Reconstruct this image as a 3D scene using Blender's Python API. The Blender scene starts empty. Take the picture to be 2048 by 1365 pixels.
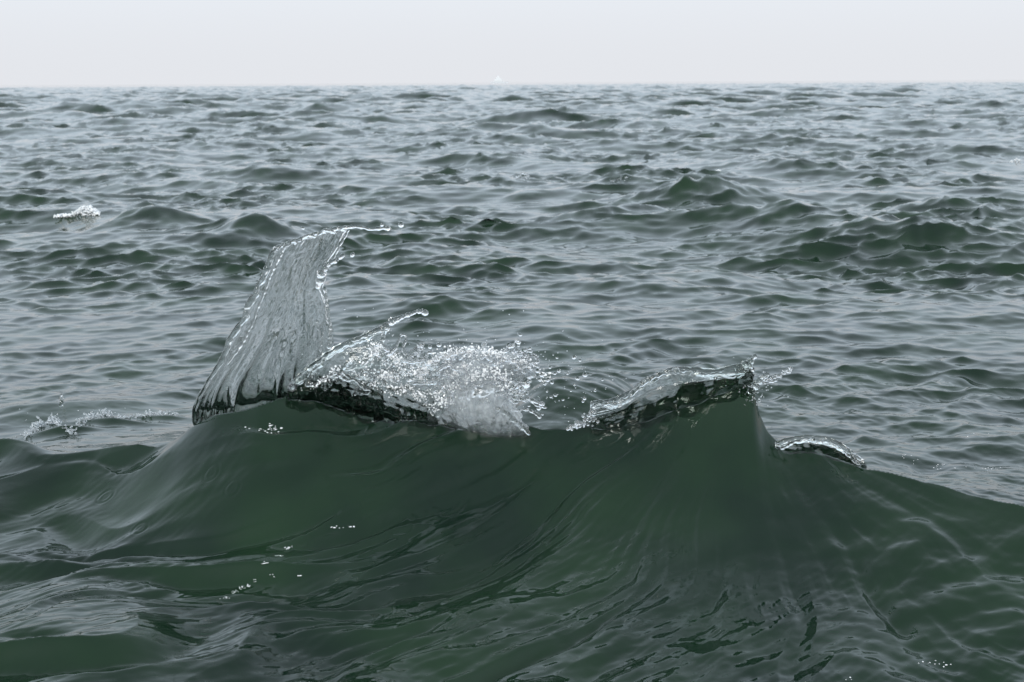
import bpy, bmesh, math, random, time
import numpy as np
from mathutils import Vector
T0 = time.time()
SC = bpy.context.scene
COL = SC.collection
R = math.radians

# ------------------------------------------------------------------ camera
W_, H_, LENS = 2048.0, 1365.0, 50.0
F = LENS / 36.0 * W_
CAMH = 1.2
PITCH = math.atan((H_ / 2 - 165.7) / F)
ROLL = math.atan(11.0 / 2048)
cam_d = bpy.data.cameras.new('camera')
cam_d.lens = LENS; cam_d.sensor_width = 36.0
cam_d.clip_start = 0.05; cam_d.clip_end = 60000
cam_d.dof.use_dof = True; cam_d.dof.focus_distance = 4.2; cam_d.dof.aperture_fstop = 8.5
cam = bpy.data.objects.new('camera', cam_d); COL.objects.link(cam)
cam.location = (0, 0, CAMH)
cr, sr = math.cos(ROLL), math.sin(ROLL)
fwd = np.array([0, math.cos(PITCH), -math.sin(PITCH)])
up0 = np.array([0, math.sin(PITCH), math.cos(PITCH)])
rt0 = np.array([1.0, 0, 0])
# clockwise horizon rise to the right: the camera leans a little to the left of level
rt = rt0 * cr - up0 * sr
up = up0 * cr + rt0 * sr
from mathutils import Matrix
cam.matrix_world = Matrix(((rt[0], up[0], -fwd[0], 0), (rt[1], up[1], -fwd[1], 0),
                           (rt[2], up[2], -fwd[2], CAMH), (0, 0, 0, 1)))
SC.camera = cam

# ------------------------------------------------------------------ sky and light
SUN_EL, SUN_AZ = 20.0, 188.0
wd = bpy.data.worlds.new('World'); SC.world = wd; wd.use_nodes = True
nt = wd.node_tree; nt.nodes.clear()
o = nt.nodes.new('ShaderNodeOutputWorld'); bg = nt.nodes.new('ShaderNodeBackground')
sky = nt.nodes.new('ShaderNodeTexSky'); sky.sky_type = 'NISHITA'; sky.sun_disc = False
sky.sun_elevation = R(SUN_EL); sky.sun_rotation = R(SUN_AZ)
sky.dust_density = 6.0; sky.air_density = 1.0; sky.ozone_density = 1.5
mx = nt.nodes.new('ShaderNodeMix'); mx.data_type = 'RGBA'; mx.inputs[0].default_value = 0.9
# high overcast: unseen brighter low band and darker zenith, shaped for sea contrast
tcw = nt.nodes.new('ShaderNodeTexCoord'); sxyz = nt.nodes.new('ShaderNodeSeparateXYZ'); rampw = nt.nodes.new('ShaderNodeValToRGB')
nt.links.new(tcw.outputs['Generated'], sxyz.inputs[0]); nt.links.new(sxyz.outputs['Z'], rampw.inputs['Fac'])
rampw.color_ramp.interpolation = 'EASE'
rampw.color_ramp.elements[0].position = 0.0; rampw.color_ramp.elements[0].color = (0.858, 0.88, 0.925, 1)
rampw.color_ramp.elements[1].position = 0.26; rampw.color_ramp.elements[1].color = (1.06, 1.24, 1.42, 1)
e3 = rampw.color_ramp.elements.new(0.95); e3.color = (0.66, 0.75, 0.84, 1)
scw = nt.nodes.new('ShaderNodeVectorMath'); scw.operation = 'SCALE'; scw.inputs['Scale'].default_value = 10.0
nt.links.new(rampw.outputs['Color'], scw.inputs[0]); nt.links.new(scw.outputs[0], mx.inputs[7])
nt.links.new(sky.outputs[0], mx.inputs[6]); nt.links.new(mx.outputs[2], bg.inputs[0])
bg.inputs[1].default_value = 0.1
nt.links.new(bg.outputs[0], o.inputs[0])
sd = bpy.data.lights.new('sun', 'SUN'); sd.energy = 1.5; sd.angle = R(20); sd.color = (1, 0.985, 0.965)
sun = bpy.data.objects.new('sun', sd); COL.objects.link(sun)
dirv = Vector((math.sin(R(SUN_AZ)) * math.cos(R(SUN_EL)), math.cos(R(SUN_AZ)) * math.cos(R(SUN_EL)), math.sin(R(SUN_EL))))
sun.rotation_euler = dirv.to_track_quat('Z', 'Y').to_euler()
vs = SC.view_settings
vs.view_transform = 'Standard'; vs.look = 'None'; vs.exposure = 0.0; vs.gamma = 1.0; vs.use_curve_mapping = False
SC.cycles.use_denoising = True
SC.cycles.max_bounces = 16; SC.cycles.transmission_bounces = 14; SC.cycles.glossy_bounces = 6
SC.cycles.caustics_refractive = True; SC.cycles.caustics_reflective = True

# ------------------------------------------------------------------ helpers
def ray(px, py):
    a = (np.asarray(px, float) - W_ / 2) / F; b = (H_ / 2 - np.asarray(py, float)) / F
    return fwd + a[..., None] * rt + b[..., None] * up

def at(px, py, Y):
    """world point seen at photo pixel (px,py) at depth Y (metres along +Y)"""
    d = ray(np.asarray(px, float), np.asarray(py, float))
    k = np.asarray(Y, float) / d[..., 1]
    p = d * k[..., None]; p[..., 2] += CAMH
    return p

def perlin(x, y, seed=0):
    rs = np.random.RandomState(seed)
    perm = rs.permutation(256); ang = rs.rand(256) * 2 * np.pi
    gx, gy = np.cos(ang), np.sin(ang)
    xi = np.floor(x).astype(np.int64); yi = np.floor(y).astype(np.int64)
    xf = x - xi; yf = y - yi
    u = xf * xf * xf * (xf * (xf * 6 - 15) + 10); v = yf * yf * yf * (yf * (yf * 6 - 15) + 10)
    def g(ix, iy, dx, dy):
        h = perm[(perm[ix & 255] + iy) & 255]
        return gx[h] * dx + gy[h] * dy
    n00 = g(xi, yi, xf, yf); n10 = g(xi + 1, yi, xf - 1, yf)
    n01 = g(xi, yi + 1, xf, yf - 1); n11 = g(xi + 1, yi + 1, xf - 1, yf - 1)
    a = n00 + u * (n10 - n00); b = n01 + u * (n11 - n01)
    return (a + v * (b - a)) * 1.5

def fbm(x, y, seed=0, octs=3):
    s = 0; a = 1.0
    for i in range(octs):
        s = s + a * perlin(x * 2 ** i, y * 2 ** i, seed + i); a *= 0.5
    return s

def sstep(a, b, x):
    t = np.clip((x - a) / (b - a), 0, 1); return t * t * (3 - 2 * t)

def smooth_curve(xk, yk, x, w):
    """piecewise linear curve through knots, blurred by half width w"""
    acc = 0
    for k, wt in zip(np.linspace(-1, 1, 7), (1, 3, 6, 7, 6, 3, 1)):
        acc = acc + wt * np.interp(x + k * w, xk, yk)
    return acc / 27.0

def mesh_np(name, V, Q=None, T=None, mat=None, parent=None, smooth=True):
    me = bpy.data.meshes.new(name)
    V = np.asarray(V, np.float32)
    nq = 0 if Q is None else len(Q); ntr = 0 if T is None else len(T)
    me.vertices.add(len(V)); me.vertices.foreach_set('co', V.ravel())
    loops = []
    if nq: loops.append(np.asarray(Q, np.int32).ravel())
    if ntr: loops.append(np.asarray(T, np.int32).ravel())
    loops = np.concatenate(loops)
    me.loops.add(len(loops)); me.loops.foreach_set('vertex_index', loops)
    me.polygons.add(nq + ntr)
    st = np.concatenate([np.arange(nq) * 4, nq * 4 + np.arange(ntr) * 3]).astype(np.int32)
    me.polygons.foreach_set('loop_start', st)
    me.update(calc_edges=True)
    me.polygons.foreach_set('use_smooth', np.full(nq + ntr, smooth, bool))
    if mat: me.materials.append(mat)
    ob = bpy.data.objects.new(name, me); COL.objects.link(ob)
    if parent is not None: ob.parent = parent
    return ob

def tag(ob, label=None, cat=None, group=None, kind=None):
    if label: ob['label'] = label
    if cat: ob['category'] = cat
    if group: ob['group'] = group
    if kind: ob['kind'] = kind
    return ob

def empty(name, loc=(0, 0, 0)):
    e = bpy.data.objects.new(name, None); COL.objects.link(e); e.location = loc
    e.empty_display_size = 0.1
    return e

# ------------------------------------------------------------------ materials
def new_mat(name):
    m = bpy.data.materials.new(name); m.use_nodes = True
    return m, m.node_tree.nodes, m.node_tree.links

def water_material():
    m, n, l = new_mat('sea_water')
    b = n['Principled BSDF']
    b.inputs['IOR'].default_value = 1.333
    b.inputs['Roughness'].default_value = 0.025
    tc = n.new('ShaderNodeTexCoord')
    # suspended silt: soft clouds of clearer and murkier green
    ns = n.new('ShaderNodeTexNoise'); ns.inputs['Scale'].default_value = 2.2; ns.inputs['Detail'].default_value = 3
    l.new(tc.outputs['Object'], ns.inputs['Vector'])
    rp = n.new('ShaderNodeValToRGB')
    rp.color_ramp.elements[0].position = 0.35; rp.color_ramp.elements[0].color = (0.0068, 0.0195, 0.0115, 1)
    rp.color_ramp.elements[1].position = 0.68; rp.color_ramp.elements[1].color = (0.0140, 0.0365, 0.0165, 1)
    l.new(ns.outputs['Fac'], rp.inputs['Fac']); l.new(rp.outputs['Color'], b.inputs['Base Color'])
    # capillary ripples
    mp = n.new('ShaderNodeMapping'); mp.inputs['Scale'].default_value = (1.0, 1.6, 1.0)
    l.new(tc.outputs['Object'], mp.inputs['Vector'])
    n2 = n.new('ShaderNodeTexNoise'); n2.inputs['Scale'].default_value = 28; n2.inputs['Detail'].default_value = 3
    n2.inputs['Roughness'].default_value = 0.55
    l.new(mp.outputs['Vector'], n2.inputs['Vector'])
    bp = n.new('ShaderNodeBump'); bp.inputs['Strength'].default_value = 1.0; bp.inputs['Distance'].default_value = 0.0005
    l.new(n2.outputs['Fac'], bp.inputs['Height']); l.new(bp.outputs['Normal'], b.inputs['Normal'])
    return m
M_SEA = water_material()

# ------------------------------------------------------------------ open sea: spectral waves
def spectral_tile(N, L, lmin, lmax, theta0, spread, slope_rms, seed, chop, pw=2.0):
    rs = np.random.RandomState(seed)
    k1 = np.fft.fftfreq(N, L / N) * 2 * np.pi
    KX, KY = np.meshgrid(k1, k1, indexing='ij')
    K = np.hypot(KX, KY); K[0, 0] = 1
    kmin, kmax = 2 * np.pi / lmax, 2 * np.pi / lmin
    lk = np.log(K)
    band = np.clip((lk - math.log(kmin)) / 0.35 + 1, 0, 1) * np.clip((math.log(kmax) - lk) / 0.35 + 1, 0, 1)
    th = np.arctan2(KY, KX) - theta0
    D = np.abs(np.cos(th)) ** spread + 0.06
    A = K ** -pw * np.sqrt(D) * band
    A[0, 0] = 0
    S = A * (rs.normal(size=(N, N)) + 1j * rs.normal(size=(N, N)))
    h = np.fft.ifft2(S).real
    sx = np.fft.ifft2(1j * KX * S).real; sy = np.fft.ifft2(1j * KY * S).real
    sc = slope_rms / math.sqrt((sx ** 2 + sy ** 2).mean())
    dx = np.fft.ifft2(1j * KX / K * S).real * chop; dy = np.fft.ifft2(1j * KY / K * S).real * chop
    return [(a * sc).astype(np.float32) for a in (h, dx, dy)], L, N

def sample_tile(tile, X, Y, rot=0.0, ox=0.0, oy=0.0):
    arrs, L, N = tile
    c, s = math.cos(rot), math.sin(rot)
    u = ((X * c + Y * s) + ox) / L * N; v = ((-X * s + Y * c) + oy) / L * N
    iu = np.floor(u).astype(np.int64); iv = np.floor(v).astype(np.int64)
    fu = (u - iu).astype(np.float32); fv = (v - iv).astype(np.float32)
    i0 = iu % N; i1 = (iu + 1) % N; j0 = iv % N; j1 = (iv + 1) % N
    out = []
    for a in arrs:
        out.append((a[i0, j0] * (1 - fu) + a[i1, j0] * fu) * (1 - fv) + (a[i0, j1] * (1 - fu) + a[i1, j1] * fu) * fv)
    h, dx, dy = out
    return h, dx * c - dy * s, dx * s + dy * c

TILE_A = spectral_tile(1024, 57.0, 0.6, 6.0, R(80), 2.0, 0.13, 11, 1.2)
TILE_B = spectral_tile(2048, 11.3, 0.10, 0.5, R(95), 1.6, 0.26, 5, 1.15, 1.9)
TILE_C = spectral_tile(1024, 2.3, 0.028, 0.12, R(90), 1.0, 0.085, 8, 0.6)

# ------------------------------------------------------------------ the foreground wave: crest line
#            photo px, photo py, depth
CREST = np.array([
    (-900, 935, 4.75), (-400, 930, 4.65), (0, 908, 4.5), (191, 885, 4.36), (273, 861, 4.29), (355, 836, 4.22), (383, 824, 4.19), (430, 806, 4.15),
    (520, 783, 4.1), (580, 773, 4.1), (640, 779, 4.1), (700, 793, 4.1), (780, 816, 4.1), (860, 838, 4.08), (950, 856, 4.06),
    (1050, 869, 4.05), (1140, 866, 4.04), (1210, 854, 4.03), (1290, 832, 4.02), (1360, 806, 4.0), (1430, 782, 3.98), (1475, 762, 3.97), (1502, 756, 3.96),
    (1512, 792, 3.96), (1518, 826, 3.96), (1534, 860, 3.95), (1556, 884, 3.94), (1582, 896, 3.93), (1620, 893, 3.9), (1680, 908, 3.88), (1720, 928, 3.85), (1780, 942, 3.8),
    (1850, 966, 3.74), (1950, 992, 3.66), (2048, 1012, 3.57), (2300, 1075, 3.35), (2800, 1150, 3.0)])
CP = at(CREST[:, 0], CREST[:, 1], CREST[:, 2])
CX, CY, CZ = CP[:, 0], CP[:, 1], CP[:, 2]
def crest(x):
    return smooth_curve(CX, CY, x, 0.03), smooth_curve(CX, CZ, x, 0.014)
BASE = np.array([(-900, 935), (0, 908), (191, 886), (273, 863), (355, 838), (383, 828), (470, 802), (580, 782), (640, 786), (700, 797), (860, 840), (1050, 871),
                 (1140, 870), (1250, 862), (1360, 850), (1450, 846), (1520, 862), (1600, 890), (1720, 928), (1850, 966), (2048, 1012), (2300, 1075), (2800, 1150)], float)
BP = at(BASE[:, 0], BASE[:, 1], np.interp(BASE[:, 0], CREST[:, 0], CREST[:, 2]))
def crest_base(x):
    return smooth_curve(BP[:, 0], BP[:, 2], x, 0.06)
PIV = at(np.array(1492.), np.array(770.), np.array(3.97))      # the peaked lip the flow runs up to

# distinct crests farther out: photo px, py of the crest, half width px, height, face length, tilt of the ridge line
RIDGES = [(1405, 340, 120, .30, 1.0, 0.3), (1570, 396, 230, .22, 1.0, -0.5), (1760, 445, 160, .14, .9, -.5), (1250, 398, 170, .17, 1.0, 0.55), (120, 852, 60, .045, .09, .3), (235, 836, 80, .04, .085, -.1), (330, 828, 60, .03, .08, 0), (1760, 448, 130, .10, 1.0, -.4),
          (495, 425, 95, .21, 0.8, -0.3), (255, 412, 110, .17, 0.8, 0.1), (1900, 405, 150, .09, .9, -.3), (1000, 350, 120, .13, 1.2, .2), (1240, 358, 90, .12, 1., .0),
          (560, 226, 110, .34, 2.6, 0.1), (1060, 250, 70, .2, 2., 0), (1880, 222, 120, .36, 2.8, .1), (700, 188, 90, .4, 4, 0), (1540, 305, 60, .15, 1.2, 0),
          (830, 605, 170, .075, .7, -.15), (1090, 650, 90, .06, .5, 0), (1480, 530, 170, .09, .8, .1), (1310, 560, 170, .06, .7, .2), (700, 560, 100, .06, .6, 0),
          (330, 470, 160, .08, .8, -.3), (1960, 325, 140, .16, 1.3, .15), (1720, 345, 130, .12, 1.1, .35), (1850, 580, 150, .05, .6, -.4), (560, 330, 120, .14, 1.4, 0),
          (150, 790, 190, .07, .45, .12), (1990, 860, 120, .035, .3, 0)]
RINGS = [(75, 1150, .055, 4), (130, 1138, .05, 3), (155, 1178, .04, 3), (210, 978, .035, 2), (590, 902, .035, 3), (230, 1202, .03, 2), (310, 1190, .035, 2),
         (430, 930, .03, 2), (465, 985, .03, 2), (600, 1070, .04, 2), (815, 925, .07, 3), (890, 945, .08, 3), (280, 1062, .03, 2), (700, 1010, .05, 2), (200, 1120, .08, 2)]

def surface(X, Y):
    """displaced position of the rest points (X,Y) of the sea"""
    n = len(X)
    rr = np.hypot(X, Y)
    yc, zpk = crest(X)
    zc = crest_base(X)
    wf = np.interp(X, (-2.5, -1.5, -0.7, 0.0, 1.3, 2.2), (1.0, 0.9, 0.72, 0.78, 1.2, 1.25))
    zt = np.interp(X, (-2.5, -1.4, 0.0, 1.3, 2.2), (-0.075, -0.085, -0.11, -0.12, -0.12))
    pw = np.interp(X, (-1.5, 0.0, 0.6, 1.2), (2.5, 3.1, 2.8, 1.9))
    t = (Y - yc) / wf + 1.0
    tt = np.clip(t, 0, 1)
    front = zt + (zc - zt) * (0.12 * tt + 0.88 * tt ** pw)
    front = np.where(t < 0, zt + 0.05 * np.clip(-t, 0, 1) + 0.12 * (zc - zt) * np.clip(t, -.35, 0) * np.exp(4 * np.clip(t, -3, 0)), front)
    d = np.maximum(Y - yc, 0)
    back = -0.02 + (zc + 0.02) * (0.45 * np.exp(-d / 0.07) + 0.55 * np.exp(-(d / 0.55) ** 1.6))
    z = np.where(Y <= yc, front, back)
    # thin upper edge of the crest, cusped, standing on the broad wave
    dyc = Y - yc
    zsoft = smooth_curve(CX, CZ, X, 0.07)
    mixs = sstep(0.01, 0.16, -dyc)
    z = z + (zpk * (1 - mixs) + zsoft * mixs - zc) * np.where(dyc < 0, 0.8 * np.exp(np.minimum(dyc, 0) / 0.07) + 0.2 * np.exp(np.minimum(dyc, 0) / 0.2), np.exp(-np.maximum(dyc, 0) / 0.035))
    near = 1 - sstep(0.2, 1.3, Y - yc)                     # 1 on the wave, 0 on the open sea
    face = near * sstep(-2.0, -0.4, t) * (1 - sstep(0.0, 0.14, Y - yc))
    # ---- open-sea spectrum
    q = 1 - near
    aA = sstep(1.5, 6.5, Y - yc)
    aB = 0.13 + 0.37 * sstep(0.0, 1.0, Y - yc) + 0.50 * sstep(1.2, 4.5, Y - yc)
    aB = np.maximum(aB, 0.16 + 0.26 * sstep(0.0, 0.25, Y - yc))
    lod = 1 - sstep(9, 22, rr)
    aC = (0.30 + 0.66 * sstep(-0.1, 0.3, Y - yc)) * lod
    lodB = 1 + 0.5 * sstep(10, 40, rr)
    farA = 1.0 + 0.5 * sstep(15, 60, rr)
    hA, xA, yA = sample_tile(TILE_A, X, Y, 0.0, 3.0, 21.0)
    hA2, xA2, yA2 = sample_tile(TILE_A, X * 0.61, Y * 0.61, 0.5, 33.0, 7.0)
    hB, xB, yB = sample_tile(TILE_B, X, Y, 0.12, 1.0, 2.0)
    hC, xC, yC = sample_tile(TILE_C, X, Y, -0.2)
    far2 = sstep(20, 80, rr) * 0.9
    damp = 1 - sstep(2500, 6000, rr)
    patch = np.clip(0.85 + 0.9 * perlin(X * .5 + 9, Y * .36, 77) + 0.5 * perlin(X * 1.1, Y * .8, 78), 0.5, 1.8)
    z = z + damp * (aA * farA * hA + far2 * hA2 * 2.2 + aB * lodB * hB * patch + aC * hC * patch)
    ch = 1.0 * q
    dX = damp * (aA * farA * xA * ch + aB * xB * ch * patch + aC * xC * 0.5)
    dY = damp * (aA * farA * yA * ch + aB * yB * ch * patch + aC * yC * 0.5)
    # ---- named crests of the middle distance
    for (px, py, hw, hgt, fl, tilt) in RIDGES:
        hgt *= 1.05 if py < 520 else 0.7; fl *= 0.72
        dr = ray(np.array(float(px)), np.array(float(py)))
        Yr = (CAMH - hgt) * dr[1] / -dr[2]; Xr = dr[0] / dr[1] * Yr
        s = hw / F * Yr
        u = (X - Xr) / s
        sel = (np.abs(u) < 3.2) & (np.abs(Y - Yr) < 4.5 * fl + 2 * abs(tilt) * s)
        if not sel.any(): continue
        uu = u[sel]; v = (Y[sel] - Yr - tilt * uu * s - 0.10 * fl * np.sin(uu * 2.1 + px)) / fl
        prof = np.where(v < 0, np.exp(-(np.abs(v) / 0.62) ** 1.25), np.exp(-(np.abs(v) / 0.8) ** 1.25))
        rough = 1 + 0.16 * perlin(X[sel] * 2.2 + px, Y[sel] * 2.0, 90) + 0.14 * perlin(X[sel] * 5 + px, Y[sel] * 4.4, 91) + 0.08 * perlin(X[sel] * 11 + px, Y[sel] * 9, 92)
        z[sel] += hgt * 0.92 * np.exp(-np.abs(uu) ** 1.7) * prof * rough
    # ---- the hump of water behind the dip of the crest
    hp = at(np.array(1165.), np.array(742.), np.array(4.95))
    u = (X - hp[0]) / 0.27; v = (Y - hp[1]) / 0.42
    hump = hp[2] * 0.95 * np.exp(-np.abs(u) ** 3.2) * np.where(v < 0, np.exp(-np.abs(v) ** 1.8), np.exp(-np.abs(v * 1.5) ** 1.8))
    z = z + hump
    z = z + (hump / hp[2]) * (0.016 * perlin((X - .9 * Y) * 3.2, (Y + .9 * X) * 7, 301) + 0.006 * perlin((X - .9 * Y) * 7, (Y + .9 * X) * 19, 302) + .002 * perlin((X - .9 * Y) * 16, (Y + .9 * X) * 45, 303))
    # ---- flow lines on the face, fanning out from the peak
    rx, ry = X - PIV[0], (Y - PIV[1])
    rad = np.hypot(rx, ry) + 1e-4
    ang = -np.arctan2(rx, -ry + 0.16)
    ramp = sstep(0.02, 0.30, rad)
    lft = sstep(0.25, -0.9, rx)                      # left part of the wave carries stronger bands
    wob = 0.55 * perlin(rx * 1.1, ry * 1.6, 41) + 0.22 * perlin(rx * 3.1, ry * 3.6, 42)
    band1 = perlin(ang * 4.6 + wob, rad * 1.3 + 2, 31)
    band2 = perlin(ang * 11 + wob * 2.2 + 5, rad * 1.7, 32); band2 = 0.5 * band2 + 0.5 * (0.45 - 1.3 * np.abs(band2))
    band3 = perlin(ang * 30 + wob * 6, rad * 5.5 + 7, 33)
    band4 = perlin(ang * 85 + wob * 16, rad * 11.0 + 3, 34)
    pat = np.clip(0.35 + 1.2 * perlin(X * 2.1 + 4, Y * 3.0, 51), 0.0, 1)
    z = z + face * ramp * (rad ** 0.8) * ((0.019 + 0.033 * lft) * band1 + (0.020 + 0.018 * lft) * (1 - .55 * np.exp(-rad / .55)) * band2 + (0.0018 + .0055 * lft) * band3 * (0.3 + pat) + 0.0011 * band4 * (pat + .5 * np.exp(-rad / .4)))
    z = z + face * np.exp(-rad / .35) * np.minimum(1, rad / .15) * (.0030 * perlin(ang * 9 + wob * 2, rad * 5 + 1, 35) + .0009 * perlin(ang * 26 + wob * 4, rad * 11, 36))
    z = z + face * sstep(1.0, .9, t) * pat * 0.0016 * perlin((X + .6 * Y) * 16, (Y - .7 * X) * 42, 52)
    # cross chop low on the face and in the trough
    low = near * sstep(0.62, 0.1, t)
    al, cr_ = X + 0.9 * Y, Y - 0.85 * X
    z = z + low * (0.017 * perlin(al * 0.9, cr_ * 3.2, 61) + 0.0075 * perlin(al * 1.4 + 5, cr_ * 8.0, 62) + 0.0030 * perlin(al * 6, cr_ * 21, 63) + 0.0012 * perlin(al * 15, cr_ * 44, 64)) * (1 - .6 * sstep(.5, 1.0, X))
    rightlow = face * sstep(0.55, 1.1, X) * sstep(.98, .7, t)
    z = z + rightlow * (0.017 * perlin(X * 4.2 - Y * 2.5, Y * 6.5 + X * 2.9, 65) + 0.007 * perlin(X * 9 - Y * 6, Y * 14 + X * 6, 66) + .002 * perlin(X * 21 - Y * 12, Y * 30 + X * 14, 67))
    # rings left by falling drops
    for (px, py, rad0, nr) in RINGS:
        Yg = 3.6
        for _ in range(14):
            p = at(np.array(float(px)), np.array(float(py)), np.array(Yg))
            _yc, _zc = crest(np.array([p[0]])); tq = np.clip((Yg - _yc[0]) / 0.78 + 1, 0, 1)
            zs = -0.1 + (_zc[0] + 0.1) * (0.12 * tq + 0.88 * tq ** 2.8)
            dr = ray(np.array(float(px)), np.array(float(py)))
            Yg = 0.5 * Yg + 0.5 * float((CAMH - zs) * dr[1] / -dr[2])
        sel = (np.abs(X - p[0]) < rad0 * 1.3) & (np.abs(Y - Yg) < rad0 * 1.3)
        dd = np.hypot(X[sel] - p[0], Y[sel] - Yg) / rad0
        z[sel] += 0.0011 * np.cos(dd * 2 * np.pi * nr) * np.exp(-((dd - 0.62) / 0.33) ** 2)
    return X + dX, Y + dY, z, face, t

# polar rest grid, dense where the frame looks
def rows_radii():
    r = [0.9]
    while r[-1] < 14000:
        x = r[-1]
        if x < 2.6: s = 0.03
        elif x < 4.6: s = 0.0045
        elif x < 6: s = 0.0095
        elif x < 14: s = 0.0112 + (x - 6) * 0.0060
        elif x < 60: s = 0.057 + (x - 14) * 0.0062
        elif x < 700: s = x * 0.0055
        else: s = x * 0.02
        r.append(x + s)
    return np.array(r)
RAD = rows_radii()
def angles(n_in):
    a_in = np.linspace(-22.5, 22.5, n_in)
    ext = 22.5 + np.cumsum(np.geomspace(0.08, 3.2, 44)); 
    return np.concatenate([-ext[::-1], a_in, ext])
N_NEAR = int((RAD < 6.0).sum())
A1 = angles(821); A2 = angles(391)
print('rows', len(RAD), 'near', N_NEAR, 'cols', len(A1), len(A2))
def grid_pts(rad, ang):
    rr, aa = np.meshgrid(rad, np.radians(ang), indexing='ij')
    return (rr * np.sin(aa)).ravel(), (rr * np.cos(aa)).ravel()
X1, Y1 = grid_pts(RAD[:N_NEAR], A1); X2, Y2 = grid_pts(RAD[N_NEAR:], A2)
XX = np.concatenate([X1, X2]); YY = np.concatenate([Y1, Y2])
PX, PY, PZ, FACE, TPAR = surface(XX, YY)
VS = np.stack([PX, PY, PZ], 1)
def quads(nr, nc, off):
    i = np.arange(nr - 1)[:, None] * nc + np.arange(nc - 1)[None, :] + off
    return np.stack([i, i + 1, i + nc + 1, i + nc], -1).reshape(-1, 4)[:, ::-1]
n1, n2 = len(A1), len(A2)
Q1 = quads(N_NEAR, n1, 0); Q2 = quads(len(RAD) - N_NEAR, n2, N_NEAR * n1)
# stitch: the finer outer row of the near grid to the coarser inner row of the far grid
TR = []
i = j = 0; b1 = (N_NEAR - 1) * n1; b2 = N_NEAR * n1
while i < n1 - 1 or j < n2 - 1:
    if j >= n2 - 1 or (i < n1 - 1 and A1[i + 1] <= A2[j + 1]):
        TR.append((b1 + i + 1, b1 + i, b2 + j)); i += 1
    else:
        TR.append((b2 + j, b2 + j + 1, b1 + i)); j += 1
TR = np.array(TR)[:, ::-1]
QA = np.concatenate([Q1, Q2])
# orient upward
def up_sign(Vv, f):
    a, b, c = Vv[f[0]], Vv[f[1]], Vv[f[2]]
    return np.cross(b - a, c - a)[2]
if up_sign(VS, QA[5000]) < 0: QA = QA[:, ::-1]
if up_sign(VS, TR[500]) < 0: TR = TR[:, ::-1]
# vertex normals of the whole sheet, so that the wave and the sea around it shade as one
VN = np.zeros_like(VS)
dq = np.cross(VS[QA[:, 2]] - VS[QA[:, 0]], VS[QA[:, 3]] - VS[QA[:, 1]])
for k in range(4):
    for c in range(3): VN[:, c] += np.bincount(QA[:, k], dq[:, c], len(VS))
VN /= np.linalg.norm(VN, axis=1)[:, None] + 1e-12
yc_all, _ = crest(XX)
in_wave = (TPAR > 0.03) & (YY < yc_all + 0.16) & (np.abs(XX) < 2.6)
wq = in_wave[QA].all(1)
def submesh(name, Q, T, parent=None):
    used = np.zeros(len(VS), bool); used[Q.ravel()] = True
    if T is not None: used[T.ravel()] = True
    idx = np.cumsum(used) - 1
    ob = mesh_np(name, VS[used], idx[Q], None if T is None else idx[T], M_SEA, parent)
    at_ = ob.data.attributes.new('custom_normal', 'FLOAT_VECTOR', 'POINT')
    at_.data.foreach_set('vector', VN[used].astype(np.float32).ravel())
    return ob
sea = submesh('sea', QA[~wq], TR); tag(sea, 'grey green choppy sea reaching to the horizon', 'sea', kind='structure')
wave = empty('breaking_wave', (0.0, 3.6, 0.0))
tag(wave, 'dark green wave rearing up across the foreground with glassy sheets thrown from its crest', 'wave')
wface = submesh('wave_face', QA[wq], None)
wface.parent = wave; wface.matrix_parent_inverse = Matrix.Translation(wave.location).inverted()


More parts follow.
